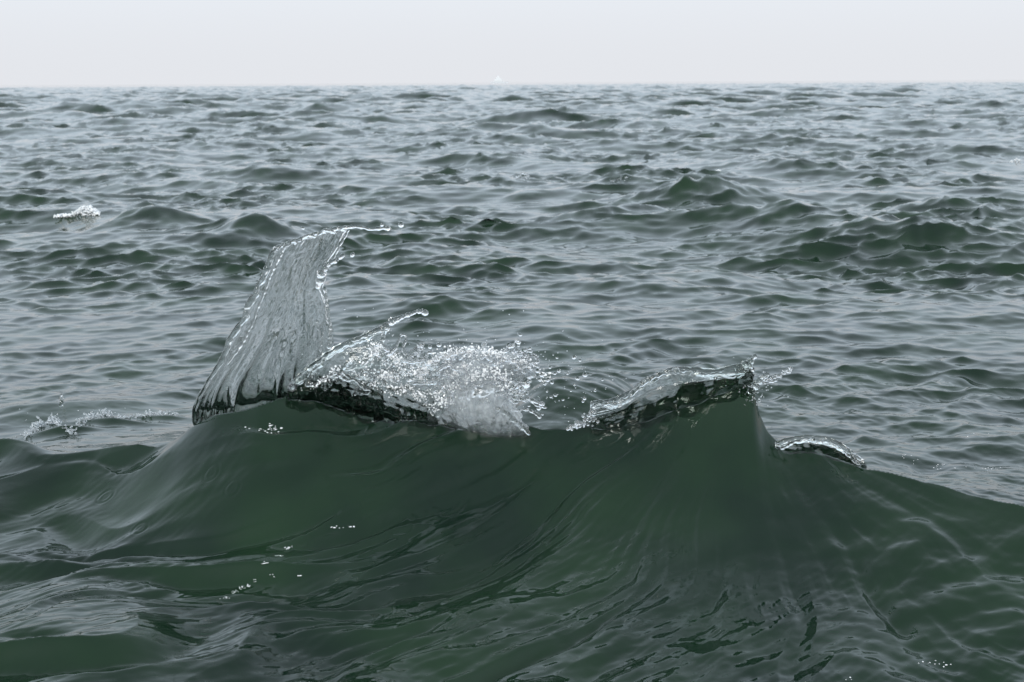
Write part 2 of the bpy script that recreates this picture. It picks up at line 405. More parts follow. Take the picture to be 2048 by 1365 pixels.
# ------------------------------------------------------------------ clear water thrown up from the crest
def clear_water(name, absorb, veil=0.0, veil_scale=(40, 40, 12), tint=(0.80, 0.845, 0.82), air=False):
    """clear water; veil = share of fine air bubbles that scatter light whitish"""
    m, n, l = new_mat(name)
    out = n['Material Output']; n.remove(n['Principled BSDF'])
    g = n.new('ShaderNodeBsdfGlass'); g.inputs['IOR'].default_value = 1.333; g.inputs['Roughness'].default_value = 0.0
    g.inputs['Color'].default_value = (1, 1, 1, 1)
    if veil > 0:
        d = n.new('ShaderNodeBsdfDiffuse'); d.inputs['Color'].default_value = (0.82, 0.86, 0.88, 1)
        t = n.new('ShaderNodeBsdfTranslucent'); t.inputs['Color'].default_value = (0.82, 0.86, 0.88, 1)
        dm = n.new('ShaderNodeMixShader'); l.new(d.outputs[0], dm.inputs[1]); l.new(t.outputs[0], dm.inputs[2])
        tc = n.new('ShaderNodeTexCoord'); mp = n.new('ShaderNodeMapping'); mp.inputs['Scale'].default_value = veil_scale
        mp.inputs['Rotation'].default_value = (0, R(-25), 0)
        ns = n.new('ShaderNodeTexNoise'); ns.inputs['Scale'].default_value = 1.0; ns.inputs['Detail'].default_value = 4
        mr = n.new('ShaderNodeMapRange'); mr.inputs['From Min'].default_value = 0.3; mr.inputs['From Max'].default_value = 0.7
        mr.inputs['To Min'].default_value = veil * 0.35; mr.inputs['To Max'].default_value = veil * 1.65
        l.new(tc.outputs['Object'], mp.inputs['Vector']); l.new(mp.outputs[0], ns.inputs['Vector']); l.new(ns.outputs['Fac'], mr.inputs['Value'])
        fac = mr.outputs[0]
        if air:
            an = n.new('ShaderNodeAttribute'); an.attribute_name = 'air'
            ml = n.new('ShaderNodeMath'); ml.operation = 'MULTIPLY'; l.new(fac, ml.inputs[0]); l.new(an.outputs['Fac'], ml.inputs[1]); fac = ml.outputs[0]
        mm = n.new('ShaderNodeMixShader'); l.new(fac, mm.inputs[0]); l.new(g.outputs[0], mm.inputs[1]); l.new(dm.outputs[0], mm.inputs[2])
        l.new(mm.outputs[0], out.inputs['Surface'])
    else:
        l.new(g.outputs[0], out.inputs['Surface'])
    if absorb > 0:
        v = n.new('ShaderNodeVolumeAbsorption'); v.inputs['Color'].default_value = (*tint, 1); v.inputs['Density'].default_value = absorb
        l.new(v.outputs[0], out.inputs['Volume'])
    return m
M_SHEET = clear_water('clear_sheet_water', 22.0, 0.05, air=True)
M_LIP = clear_water('thick_lip_water', 30.0)
M_FOAM = clear_water('aerated_water', 0.0, 0.05, (45, 45, 45))
M_DROP = clear_water('clear_drop_water', 0.0)
M_DOME = clear_water('bubbly_sheet_water', 8.0, 0.42, (85, 85, 60), air=True)
M_WHITE = clear_water('white_foam_water', 0.0, 0.62, (90, 90, 90))
M_SPLASH = clear_water('white_splash_water', 0.0, 0.45, (80, 80, 80))
def froth_material():
    m, n, l = new_mat('white_froth')
    b = n['Principled BSDF']; b.inputs['Base Color'].default_value = (0.95, 0.96, 0.965, 1)
    b.inputs['Roughness'].default_value = 0.25; b.inputs['IOR'].default_value = 1.333
    return m
M_FROTH = froth_material()

def catmull(P, n, axis):
    """resample a control net along one axis"""
    P = np.moveaxis(np.asarray(P, float), axis, 0)
    m = len(P)
    t = np.clip(np.asarray(n, float), 0, 1) * (m - 1)
    i = np.minimum(t.astype(int), m - 2); f = t - i
    f = f.reshape((-1,) + (1,) * (P.ndim - 1))
    Pe = np.concatenate([[2 * P[0] - P[1]], P, [2 * P[-1] - P[-2]]])
    a, b, c, d = Pe[i], Pe[i + 1], Pe[i + 2], Pe[i + 3]
    out = 0.5 * (2 * b + (c - a) * f + (2 * a - 5 * b + 4 * c - d) * f ** 2 + (3 * b - a - 3 * c + d) * f ** 3)
    return np.moveaxis(out, 0, axis)

def cluster(n, k=0.75):
    s = np.linspace(0, 1, n); return (1 - k) * s + k * (0.5 - 0.5 * np.cos(np.pi * s))

def part_local(ob, parent):
    ob.parent = parent; ob.matrix_parent_inverse = Matrix.Translation(parent.location).inverted()
    return ob

def water_sheet(name, net, nu, nv, parent, h0=0.0016, wedge=0.012, wlen=0.12, beads=(0.006, 0.006, 0.005), edge_px=4.0, edge_f=9.0,
                flute=0.0, flute_n=14, rip=0.0003, rip_f=(70, 45), seed=1, mat=None, bulge=0.0, foot_var=0.5, air0=0.09, foot0=0.0, flute_up=0.0):
    """closed thin shell of water. net[v][u] = (px, py, depth); v = 0 is the foot inside the wave"""
    net = np.array(net, float)
    u = cluster(nu); v = cluster(nv, 0.5)
    G = catmull(catmull(net, v, 0), u, 1)
    U, V = np.meshgrid(u, v)
    # ragged outline
    wl = np.exp(-(U / 0.10)) ; wr = np.exp(-((1 - U) / 0.10)); wt = np.exp(-((1 - V) / 0.10))
    G[..., 0] += edge_px * (wl * fbm(V * edge_f, V * 0 + seed, seed, 3) + wr * fbm(V * edge_f, V * 0 + seed + 7.3, seed + 1, 3)) * np.minimum(1, V * 6)
    G[..., 1] += edge_px * 1.2 * wt * fbm(U * edge_f, U * 0 + seed + 3.1, seed + 2, 3)
    G[..., 2] += bulge * np.sin(np.pi * V) + 0.012 * perlin(U * 2.2 + seed, V * 2.2, seed + 5)
    C = at(G[..., 0], G[..., 1], G[..., 2])
    du = np.gradient(C, axis=1); dv = np.gradient(C, axis=0)
    N = np.cross(du, dv); N /= np.linalg.norm(N, axis=-1)[..., None] + 1e-12
    lu = np.concatenate([np.zeros((nv, 1)), np.cumsum(np.linalg.norm(np.diff(C, axis=1), axis=-1), 1)], 1)
    lv = np.concatenate([np.zeros((1, nu)), np.cumsum(np.linalg.norm(np.diff(C, axis=0), axis=-1), 0)], 0)
    dl, drt, dtp, dbt = lu, lu[:, -1:] - lu, lv[-1:, :] - lv, lv
    h = h0 * (1 + 0.5 * fbm(U * 5, V * 4, seed + 9, 3))
    wl_u = wlen * (1 + foot_var * (perlin(U * 5.5, U * 0 + .7, seed + 70) + .8 * perlin(U * 14, V * 1.5, seed + 71)))
    dft = np.maximum(dbt - foot0, 0)
    h = h + wedge * np.exp(-dft / np.maximum(wl_u, .012))
    if flute:
        fl = perlin(U * flute_n + 1.5 * (V - .3) * (U - .5) * 3, V * 1.3, seed + 11) + 0.6 * perlin(U * flute_n * 2.3 + 3 * (V - .3) * (U - .5) * 3, V * 2.2, seed + 12)
        h = h + flute * fl * (np.exp(-dft / (wlen * 1.5)) + flute_up * np.exp(-dft / (wlen * 5)))
    h = np.maximum(h, h0 * 0.5)
    for dist, rb, coord, k in ((dl, beads[0], V, 0), (drt, beads[1], V, 1), (dtp, beads[2], U, 2)):
        rbm = rb * (1 + 0.45 * fbm(coord * 11, coord * 0 + seed, seed + 20 + k, 3))
        bd = rbm * np.sqrt(np.clip(1 - ((dist - rbm) / rbm) ** 2, 0, 1)) * (dist < 2 * rbm)
        h = np.sqrt(h ** 2 + bd ** 2)
    dmin = np.minimum(np.minimum(dl, drt), np.minimum(dtp, dbt))
    cap = np.clip(dmin / np.maximum(h, 1e-4), 0, 1)
    h = h * np.sqrt(np.clip(1 - (1 - cap) ** 2, 0, 1))
    stre = np.clip(dmin / 0.01, 0, 1)
    amp = rip * stre
    W1, W2 = lu * 1.0, lv * 1.0
    r1 = perlin(W1 * rip_f[0] + 2 * perlin(W1 * 12, W2 * 12, seed + 33), W2 * rip_f[1], seed + 30) + 0.45 * perlin(W1 * rip_f[0] * 2.3, W2 * rip_f[1] * 2.1, seed + 31)
    r2 = perlin(W1 * rip_f[0] * 1.1 + 9, W2 * rip_f[1] * .9, seed + 32) + 0.45 * perlin(W1 * rip_f[0] * 2.0, W2 * rip_f[1] * 2.4, seed + 34)
    big = 0.0012 * stre * perlin(W1 * 18 + seed, W2 * 9, seed + 35)
    Fr = C + N * (h + amp * r1 + big)[..., None]
    Bk = C - N * (h + amp * r2 - big)[..., None]
    idx = np.arange(nu * nv).reshape(nv, nu)
    border = np.zeros((nv, nu), bool); border[0] = border[-1] = True; border[:, 0] = border[:, -1] = True
    Fr[border] = C[border]
    bidx = np.where(border, idx, 0)
    inner = np.cumsum(~border.ravel()).reshape(nv, nu) - 1 + nu * nv
    bidx = np.where(border, idx, inner)
    VV = np.concatenate([Fr.reshape(-1, 3), Bk[~border]])
    def q(I): return np.stack([I[:-1, :-1], I[:-1, 1:], I[1:, 1:], I[1:, :-1]], -1).reshape(-1, 4)
    Qs = np.concatenate([q(idx), q(bidx)[:, ::-1]])
    ob = mesh_np(name, VV, Qs, None, mat or M_SHEET)
    bm = bmesh.new(); bm.from_mesh(ob.data); bmesh.ops.recalc_face_normals(bm, faces=bm.faces); bm.to_mesh(ob.data); bm.free()
    ob.data.polygons.foreach_set('use_smooth', np.ones(len(ob.data.polygons), bool))
    air = np.clip((dbt - air0) / 0.12, 0, 1) * (0.6 + 0.8 * np.clip(fbm(U * 10, V * 3, seed + 50) + .3, 0, 1))
    aa = ob.data.attributes.new('air', 'FLOAT', 'POINT'); aa.data.foreach_set('value', np.concatenate([air.ravel(), air[~border]]).astype(np.float32))
    return part_local(ob, parent)

def strand(name, pts, radii, parent, mat=None, seed=0, n=None, sides=10, wob=0.35, freq=1.0):
    """swept thread of water through photo points (px,py,depth); radii in photo px at that depth"""
    pts = np.array(pts, float); n = n or 14 * len(pts)
    t = np.linspace(0, 1, n)
    G = catmull(pts, t, 0)
    rr = np.interp(t, np.linspace(0, 1, len(radii)), radii) * np.mean(pts[:, 2]) / F
    s = np.concatenate([[0], np.cumsum(np.linalg.norm(np.diff(G[:, :2], axis=0), axis=1))])
    rr = rr * (1 + wob * fbm(s / 9 * freq, s * 0 + seed, seed, 2))
    G[:, 0] += 1.5 * perlin(s / 14, s * 0 + .5, seed + 3); G[:, 1] += 2.0 * perlin(s / 11, s * 0 + 1.5, seed + 4)
    C = at(G[:, 0], G[:, 1], G[:, 2])
    Tn = np.gradient(C, axis=0); Tn /= np.linalg.norm(Tn, axis=1)[:, None]
    A = np.cross(Tn, np.array([0, 1.0, 0.02])); A /= np.linalg.norm(A, axis=1)[:, None]
    B = np.cross(Tn, A)
    cap = np.sqrt(np.clip(1 - (1 - np.clip(np.minimum(s, s[-1] - s) * np.mean(pts[:, 2]) / F / np.maximum(rr, 1e-5), 0, 1)) ** 2, 0.0, 1))
    rr = np.maximum(rr * cap, 1e-5)
    th = np.arange(sides) * 2 * np.pi / sides
    VV = C[:, None] + rr[:, None, None] * (np.cos(th)[None, :, None] * A[:, None] + np.sin(th)[None, :, None] * B[:, None])
    I = np.arange(n * sides).reshape(n, sides); J = np.roll(I, -1, 1)
    Q = np.stack([I[:-1], J[:-1], J[1:], I[1:]], -1).reshape(-1, 4)
    ob = mesh_np(name, VV.reshape(-1, 3), Q, None, mat or M_DROP)
    bm = bmesh.new(); bm.from_mesh(ob.data); bmesh.ops.holes_fill(bm, edges=bm.edges); bmesh.ops.recalc_face_normals(bm, faces=bm.faces); bm.to_mesh(ob.data); bm.free()
    for p in ob.data.polygons: p.use_smooth = True
    return part_local(ob, parent) if parent is not None else ob

def blob_geometry(P, r, vox):
    """merged liquid surface round many little balls: metaball field + surface nets"""
    P = np.asarray(P, float); r = np.asarray(r, float)
    K = 1.55; TH = (1 - 1 / K ** 2) ** 2
    lo = (P - r[:, None] * K).min(0) - 2 * vox; hi = (P + r[:, None] * K).max(0) + 2 * vox
    dim = np.ceil((hi - lo) / vox).astype(int) + 1
    f = np.zeros(dim, np.float32)
    for p, q in zip(P, r):
        Rk = q * K
        a = np.maximum(np.floor((p - Rk - lo) / vox).astype(int), 0); b = np.minimum(np.ceil((p + Rk - lo) / vox).astype(int) + 1, dim)
        ax = [((np.arange(a[k], b[k]) * vox + lo[k] - p[k]) ** 2).astype(np.float32) for k in range(3)]
        d2 = ax[0][:, None, None] + ax[1][None, :, None] + ax[2][None, None, :]
        f[a[0]:b[0], a[1]:b[1], a[2]:b[2]] += np.clip(1 - d2 / Rk ** 2, 0, 1) ** 2
    f -= TH
    ins = f > 0
    nx, ny, nz = [d - 1 for d in dim]
    cnt = np.zeros((nx, ny, nz), np.int8); acc = np.zeros((nx, ny, nz, 3), np.float32)
    corners = [(i, j, k) for i in (0, 1) for j in (0, 1) for k in (0, 1)]
    def sub(A, c): return A[c[0]:c[0] + nx, c[1]:c[1] + ny, c[2]:c[2] + nz]
    for c in corners:
        for axn in range(3):
            if c[axn] == 0:
                d = list(c); d[axn] = 1
                fa, fb = sub(f, c), sub(f, d)
                m = (fa > 0) != (fb > 0)
                w = np.where(m, fa / np.where(m, fa - fb, 1), 0)
                cnt += m
                for k in range(3):
                    acc[..., k] += np.where(m, (c[k] + (w if k == axn else 0)), 0)
    act = cnt > 0
    vid = np.full((nx, ny, nz), -1, np.int64); vid[act] = np.arange(act.sum())
    ii = np.argwhere(act)
    V = lo + vox * (ii + acc[act] / cnt[act][:, None])
    Q = []
    for axn in range(3):
        o1, o2 = [(1, 2), (2, 0), (0, 1)][axn]
        sl = [slice(0, nx), slice(0, ny), slice(0, nz)]
        a = ins[tuple(slice(0, d) for d in (nx, ny, nz))]
        sh = [slice(0, nx), slice(0, ny), slice(0, nz)]; sh[axn] = slice(1, (nx, ny, nz)[axn] + 1)
        b = ins[tuple(sh)]
        for sgn, m in ((0, a & ~b), (1, ~a & b)):
            e = np.argwhere(m); e = e[(e[:, o1] > 0) & (e[:, o2] > 0)]
            if not len(e): continue
            g = []
            for (p, q) in ((0, 0), (1, 0), (1, 1), (0, 1)):
                c = e.copy(); c[:, o1] -= p; c[:, o2] -= q; g.append(vid[c[:, 0], c[:, 1], c[:, 2]])
            qd = np.stack(g, 1)
            if sgn: qd = qd[:, ::-1]
            Q.append(qd[(qd >= 0).all(1)])
    return V, np.concatenate(Q)

def blob(name, P, r, vox, mat, parent=None):
    V, Q = blob_geometry(P, r, vox)
    ob = mesh_np(name, V, Q, None, mat)
    return part_local(ob, parent) if parent is not None else ob

def pxm(Y): return Y / F            # metres per photo pixel at depth Y

# --- the tall fin-like sheet
tall = [[(392, 885, 4.28), (450, 880, 4.25), (520, 868, 4.22), (590, 860, 4.21), (652, 856, 4.20)],
        [(387, 812, 4.19), (450, 786, 4.145), (524, 766, 4.11), (600, 752, 4.10), (661, 740, 4.10)],
        [(437, 722, 4.14), (490, 706, 4.10), (550, 695, 4.07), (612, 688, 4.06), (664, 682, 4.07)],
        [(469, 656, 4.13), (515, 645, 4.09), (565, 635, 4.06), (615, 628, 4.05), (660, 622, 4.07)],
        [(495, 610, 4.12), (535, 598, 4.08), (575, 588, 4.05), (615, 578, 4.05), (648, 570, 4.07)],
        [(520, 556, 4.11), (555, 546, 4.07), (590, 536, 4.05), (628, 526, 4.05), (662, 518, 4.07)],
        [(549, 497, 4.10), (583, 483, 4.07), (620, 471, 4.05), (660, 460, 4.05), (699, 456, 4.06)]]
sh = water_sheet('water_sheet', tall, 160, 220, wave, h0=0.0017, wedge=0.032, wlen=0.055, foot0=0.115, beads=(0.011, 0.0045, 0.005), edge_px=7, edge_f=8,
                 foot_var=1.7, air0=0.20, flute_up=0.30, flute=0.018, flute_n=9, rip=0.0006, rip_f=(60, 34), seed=3)
sh['label'] = 'tall fin shaped sheet of clear water'
strand('water_strand', [(552, 497, 4.08), (583, 484, 4.06), (620, 472, 4.04), (660, 461, 4.04), (700, 455, 4.04), (740, 458, 4.03), (781, 457, 4.02)],
       (4, 4.5, 4, 4.5, 3.5, 3, 5), wave, seed=2, wob=.5)
strand('water_strand', [(570, 492, 4.05), (556, 520, 4.05), (540, 556, 4.06), (527, 590, 4.07), (515, 620, 4.08), (498, 660, 4.09), (482, 690, 4.1), (455, 730, 4.11)],
       (3, 3, 2.4, 3, 2.6, 3, 4, 1.5), wave, seed=4, wob=.5)
strand('water_strand', [(698, 458, 4.04), (688, 478, 4.04), (676, 500, 4.04), (664, 522, 4.04)], (2.6, 2.2, 2.2, 2), wave, seed=5, wob=.3)
strand('water_strand', [(636, 578, 4.03), (642, 552, 4.03), (652, 534, 4.02), (670, 522, 4.01), (690, 511, 4.0)], (5, 8, 6, 4, 4.5), wave, seed=6, wob=.6)
strand('water_strand', [(650, 575, 4.05), (655, 620, 4.05), (660, 660, 4.05), (658, 700, 4.05)], (3.5, 3, 3.5, 4), wave, seed=7, wob=.5)
strand('water_strand', [(632, 640, 4.03), (640, 670, 4.03), (642, 700, 4.03), (636, 720, 4.03)], (2, 2.6, 2.6, 4), wave, seed=8, wob=.5)

# --- the low dark fin right of it, ending in a thread
fin = [[(560, 835, 4.18), (640, 842, 4.18), (710, 856, 4.18), (775, 875, 4.17)],
       [(574, 786, 4.09), (630, 762, 4.05), (690, 750, 4.03), (765, 755, 4.03)],
       [(580, 777, 4.08), (626, 740, 4.04), (682, 708, 4.02), (768, 690, 4.02)],
       [(585, 770, 4.07), (625, 733, 4.05), (680, 694, 4.03), (778, 648, 4.03)]]
water_sheet('water_sheet', fin, 150, 110, wave, h0=0.004, wedge=0.045, wlen=0.055, foot0=0.075, beads=(0.004, 0.006, 0.010), edge_px=4, edge_f=8,
            flute=0.010, flute_n=7, rip=0.0010, rip_f=(30, 45), seed=40, bulge=-0.03, mat=M_LIP)
strand('water_strand', [(700, 684, 4.02), (740, 668, 4.02), (775, 650, 4.01), (795, 637, 4.0), (815, 632, 4.0), (832, 625, 4.0), (850, 626, 4.0)],
       (5, 6, 8, 6, 4.5, 3.5, 6.5), wave, seed=9, wob=.6)
strand('water_strand', [(772, 712, 4.0), (790, 698, 4.0), (800, 676, 4.0), (809, 670, 4.0), (813, 680, 4.0), (806, 696, 4.0), (815, 712, 4.0), (830, 722, 4.0)],
       (5, 4, 2.5, 2.5, 2.5, 4, 5, 5), wave, seed=10, wob=.3)

# --- the domed curl in the middle
dome = [[(850, 890, 4.18), (925, 905, 4.17), (1000, 915, 4.16), (1072, 918, 4.16)],
        [(856, 815, 4.03), (925, 838, 3.99), (998, 852, 3.97), (1060, 864, 4.01)],
        [(862, 780, 4.01), (922, 790, 3.96), (988, 806, 3.95), (1040, 836, 4.00)],
        [(874, 745, 4.03), (925, 742, 3.98), (980, 752, 3.98), (1018, 792, 4.02)],
        [(893, 716, 4.06), (930, 704, 4.03), (972, 708, 4.03), (1004, 742, 4.05)]]
water_sheet('curling_sheet', dome, 150, 140, wave, h0=0.003, wedge=0.030, wlen=0.035, foot0=0.085, beads=(0.008, 0.007, 0.006), edge_px=8, edge_f=9,
            flute=0.006, flute_n=6, rip=0.0016, rip_f=(52, 44), seed=60, mat=M_DOME, air0=0.15)
crumple = [[(640, 840, 4.20), (720, 855, 4.20), (800, 875, 4.19), (880, 890, 4.18)],
           [(650, 772, 4.04), (725, 780, 4.01), (800, 795, 3.99), (880, 815, 4.00)],
           [(668, 748, 4.03), (735, 745, 3.99), (805, 750, 3.97), (880, 765, 3.98)],
           [(700, 722, 4.06), (750, 712, 4.02), (810, 712, 4.01), (875, 722, 4.03)]]
water_sheet('curling_sheet', crumple, 140, 110, wave, h0=0.005, wedge=0.045, wlen=0.045, foot0=0.085, beads=(0.007, 0.007, 0.010), edge_px=14, edge_f=7,
            flute=0.014, flute_n=8, rip=0.0022, rip_f=(34, 34), seed=130, mat=M_LIP)
roll = [[(880, 800, 4.12), (940, 790, 4.12), (1000, 780, 4.12), (1060, 770, 4.12)],
        [(885, 750, 4.04), (940, 740, 4.00), (1000, 740, 4.00), (1055, 742, 4.03)],
        [(890, 715, 4.06), (940, 705, 4.02), (1000, 704, 4.02), (1058, 716, 4.04)]]
water_sheet('curling_sheet', roll, 120, 80, wave, h0=0.004, wedge=0.012, wlen=0.05, beads=(0.007, 0.007, 0.009), edge_px=14, edge_f=7,
            flute=0.004, flute_n=6, rip=0.0022, rip_f=(44, 40), seed=150, mat=M_DOME, air0=0.03)
strand('water_strand', [(985, 812, 3.95), (1010, 826, 3.95), (1035, 848, 3.97), (1060, 868, 3.99)], (4, 6, 6, 4), wave, seed=12, mat=M_LIP)

# --- the curling lip on the right, climbing to the peak
lip = [[(1178, 885, 4.10), (1240, 880, 4.09), (1310, 864, 4.07), (1380, 840, 4.04), (1450, 815, 4.02), (1508, 800, 4.00)],
       [(1180, 850, 4.01), (1242, 836, 3.96), (1312, 808, 3.93), (1382, 786, 3.92), (1450, 768, 3.93), (1506, 755, 3.95)],
       [(1180, 828, 3.99), (1245, 812, 3.93), (1305, 780, 3.90), (1372, 762, 3.90), (1446, 752, 3.92), (1506, 738, 3.95)],
       [(1184, 806, 4.00), (1243, 793, 3.96), (1292, 757, 3.94), (1352, 737, 3.94), (1430, 742, 3.95), (1506, 716, 3.96)]]
lp = water_sheet('curling_lip', lip, 200, 110, wave, h0=0.004, wedge=0.052, wlen=0.072, beads=(0.006, 0.008, 0.011), edge_px=4, edge_f=8,
                 flute=0.006, flute_n=11, rip=0.0006, rip_f=(30, 45), seed=80, mat=M_LIP)
lp['label'] = 'thin curling lip rising to a ragged peak'
strand('water_strand', [(1205, 808, 3.93), (1245, 803, 3.92), (1280, 772, 3.90), (1320, 748, 3.90), (1360, 744, 3.90), (1400, 750, 3.91), (1440, 750, 3.91), (1490, 745, 3.92)],
       (4, 6, 5, 5, 6, 5, 4, 4), wave, seed=14, wob=.6)
strand('water_strand', [(1470, 752, 3.94), (1490, 732, 3.94), (1503, 720, 3.94), (1513, 712, 3.94)], (12, 10, 7, 4), wave, seed=15, wob=.5, mat=M_LIP)
strand('water_strand', [(1498, 790, 3.94), (1512, 770, 3.94), (1526, 755, 3.94), (1537, 745, 3.94)], (10, 9, 7, 5), wave, seed=16, wob=.6, mat=M_LIP)

# --- the small lip farther right
lip2 = [[(1552, 936, 4.0), (1615, 940, 3.97), (1680, 952, 3.94), (1736, 968, 3.91)],
        [(1550, 900, 3.92), (1612, 896, 3.88), (1680, 908, 3.86), (1730, 934, 3.85)],
        [(1553, 886, 3.92), (1605, 872, 3.89), (1668, 880, 3.87), (1724, 924, 3.85)]]
water_sheet('curling_lip', lip2, 110, 60, wave, h0=0.004, wedge=0.030, wlen=0.055, beads=(0.006, 0.006, 0.009), edge_px=3, edge_f=6,
            flute=0.004, flute_n=6, rip=0.0006, rip_f=(30, 45), seed=95, mat=M_LIP)
strand('water_strand', [(1560, 898, 3.89), (1595, 884, 3.87), (1630, 880, 3.86), (1665, 890, 3.85), (1690, 905, 3.85)], (3, 4, 5, 5, 4), wave, seed=18, wob=.6)

# ------------------------------------------------------------------ foam, spray and drops
_d = VS - np.array([0, 0, CAMH]); _zc = _d @ fwd
_ok = (_zc > 1.5) & (_zc < 60)
S_V = VS[_ok]; S_P = np.stack([W_ / 2 + F * (_d[_ok] @ rt) / _zc[_ok], H_ / 2 - F * (_d[_ok] @ up) / _zc[_ok]], 1); S_D = _zc[_ok]
def surf_at(px, py, w=4.0):
    """the nearest point of the sea surface seen at a photo pixel"""
    while True:
        m = np.where((np.abs(S_P[:, 0] - px) < w) & (np.abs(S_P[:, 1] - py) < w))[0]
        if len(m): break
        w *= 1.6
    near = S_D[m].min()
    m = m[S_D[m] < near * 1.03 + 0.02]
    k = m[np.argmin(np.abs(S_P[m] - (px, py)).sum(1))]
    return S_V[k]

RS = np.random.RandomState(7)
def chain(P, r, start, direc, n, r0, r1, step=2.0, curl=0.25, tipr=None):
    p = np.array(start, float); d = np.array(direc, float); d /= np.linalg.norm(d) + 1e-9
    for i in range(n):
        k = i / max(n - 1, 1)
        rad = r0 + (r1 - r0) * k
        rad *= 1 + 0.3 * RS.normal()
        if tipr and i == n - 1: rad = tipr
        P.append(p.copy()); r.append(max(rad, 0.8))
        d = d + curl * RS.normal(size=3) * (1, 1, .6); d[1] += 0.035; d /= np.linalg.norm(d)
        p = p + d * step
def film(P, r, c, a, b, na, nb, rad):
    """a crumpled little sheet of water"""
    ph = RS.rand(4) * 6.28
    for i in range(na):
        for j in range(nb):
            u, v = (i / max(na - 1, 1) - .5), (j / max(nb - 1, 1) - .5)
            q = c + a * u * na + b * v * nb
            q = q + np.array([2.5 * math.sin(5 * v + ph[0]), 2.5 * math.sin(5 * u + ph[1]), 7 * math.sin(4 * u + 3 * v + ph[2])])
            P.append(q); r.append(rad * (1 + .25 * RS.normal()))
def to_world(P, r, Y0):
    """P: photo px, photo py, depth offset in px-sized units"""
    P = np.array(P); r = np.array(r)
    Y = Y0 + P[:, 2] * Y0 / F
    return at(P[:, 0], P[:, 1], Y), r * Y / F

CL = [(690, 748, 26, 9, .35), (738, 762, 26, 10, .6), (785, 742, 30, 20, 1.2), (820, 712, 26, 12, .8), (862, 770, 26, 20, 1.0), (880, 722, 36, 12, 1.2), (935, 735, 40, 22, 1.4),
      (985, 712, 34, 12, 1.1), (1000, 752, 24, 18, 1.0), (905, 798, 24, 12, .6), (1048, 722, 16, 8, .6), (640, 770, 14, 7, .3), (755, 702, 16, 12, .6), (1025, 790, 14, 10, .3)]
P, r = [], []
for (cx, cy, sx, sy, wgt) in CL:
    for _ in range(int(round(4.5 * wgt))):
        c = np.array([cx + sx * RS.normal(), cy + sy * RS.normal(), RS.uniform(-40, 10)])
        chain(P, r, c, (RS.normal() + .6, RS.normal() * .6 - .5, RS.normal() * .6), RS.randint(6, 20), RS.uniform(2.6, 4.8), RS.uniform(1.4, 2.2), 2.2, .25, RS.uniform(2.4, 4.4))
    for _ in range(int(round(1.0 * wgt))):
        c = np.array([cx + sx * .7 * RS.normal(), cy + sy * .7 * RS.normal(), RS.uniform(-22, 22)])
        a = np.array([1.0, RS.uniform(-.7, .3), RS.normal() * .5]); a *= 2.6 / np.linalg.norm(a)
        b = np.array([RS.normal() * .4, 1.0, RS.normal() * .8]); b *= 2.6 / np.linalg.norm(b)
        film(P, r, c, a, b, RS.randint(10, 24), RS.randint(7, 16), 2.1)
PW, rw = to_world(P, r, 4.02)
fo = blob('splash_foam', PW, rw, 0.0022, M_FOAM, wave)
fo['label'] = 'tumbling white splash of broken water'; fo['kind'] = 'stuff'
_b = bmesh.new(); bmesh.ops.create_icosphere(_b, subdivisions=1, radius=1.0)
IV = np.array([v.co[:] for v in _b.verts]); IT = np.array([[v.index for v in f.verts] for f in _b.faces]); _b.free()
# froth: drifts of bubbles far too small to count, lying along the crumpled water
P, r = [], []
for (cx, cy, sx, sy, wgt) in CL:
    for _ in range(int(round(2.5 * wgt))):
        c = np.array([cx + sx * .85 * RS.normal(), cy + sy * .85 * RS.normal(), RS.uniform(-42, -12)])
        la, lb = RS.uniform(9, 30), RS.uniform(4, 10)
        a = np.array([1.0, RS.uniform(-.7, .35), RS.normal() * .3]); b = np.array([RS.normal() * .3, 1.0, RS.normal() * .5])
        ph = RS.rand(3) * 6.28
        for _k in range(int(la * lb * .55)):
            u_, v_ = RS.normal() * .5, RS.normal() * .5
            if math.sin(9 * u_ + 4 * v_ + ph[0]) + math.sin(7 * v_ - 5 * u_ + ph[1]) < -.2: continue
            q = c + a * la * u_ + b * lb * v_ + np.array([0, 2.5 * math.sin(4 * u_ + ph[2]), 5 * math.sin(5 * u_ + ph[1])])
            P.append(q); r.append(RS.choice([.55, .7, .9, 1.2, 1.8], p=[.3, .3, .2, .13, .07]))
PW, rw = to_world(P, r, 4.0)
print('froth', len(P))
SQ = IV[None] * rw[:, None, None] * RS.uniform(.8, 1.3, (len(rw), 1, 3)) + PW[:, None]
fr = mesh_np('froth', SQ.reshape(-1, 3), None, (IT[None] + (np.arange(len(rw)) * len(IV))[:, None, None]).reshape(-1, 3), M_FROTH)
part_local(fr, wave)['kind'] = 'stuff'
P, r = [], []
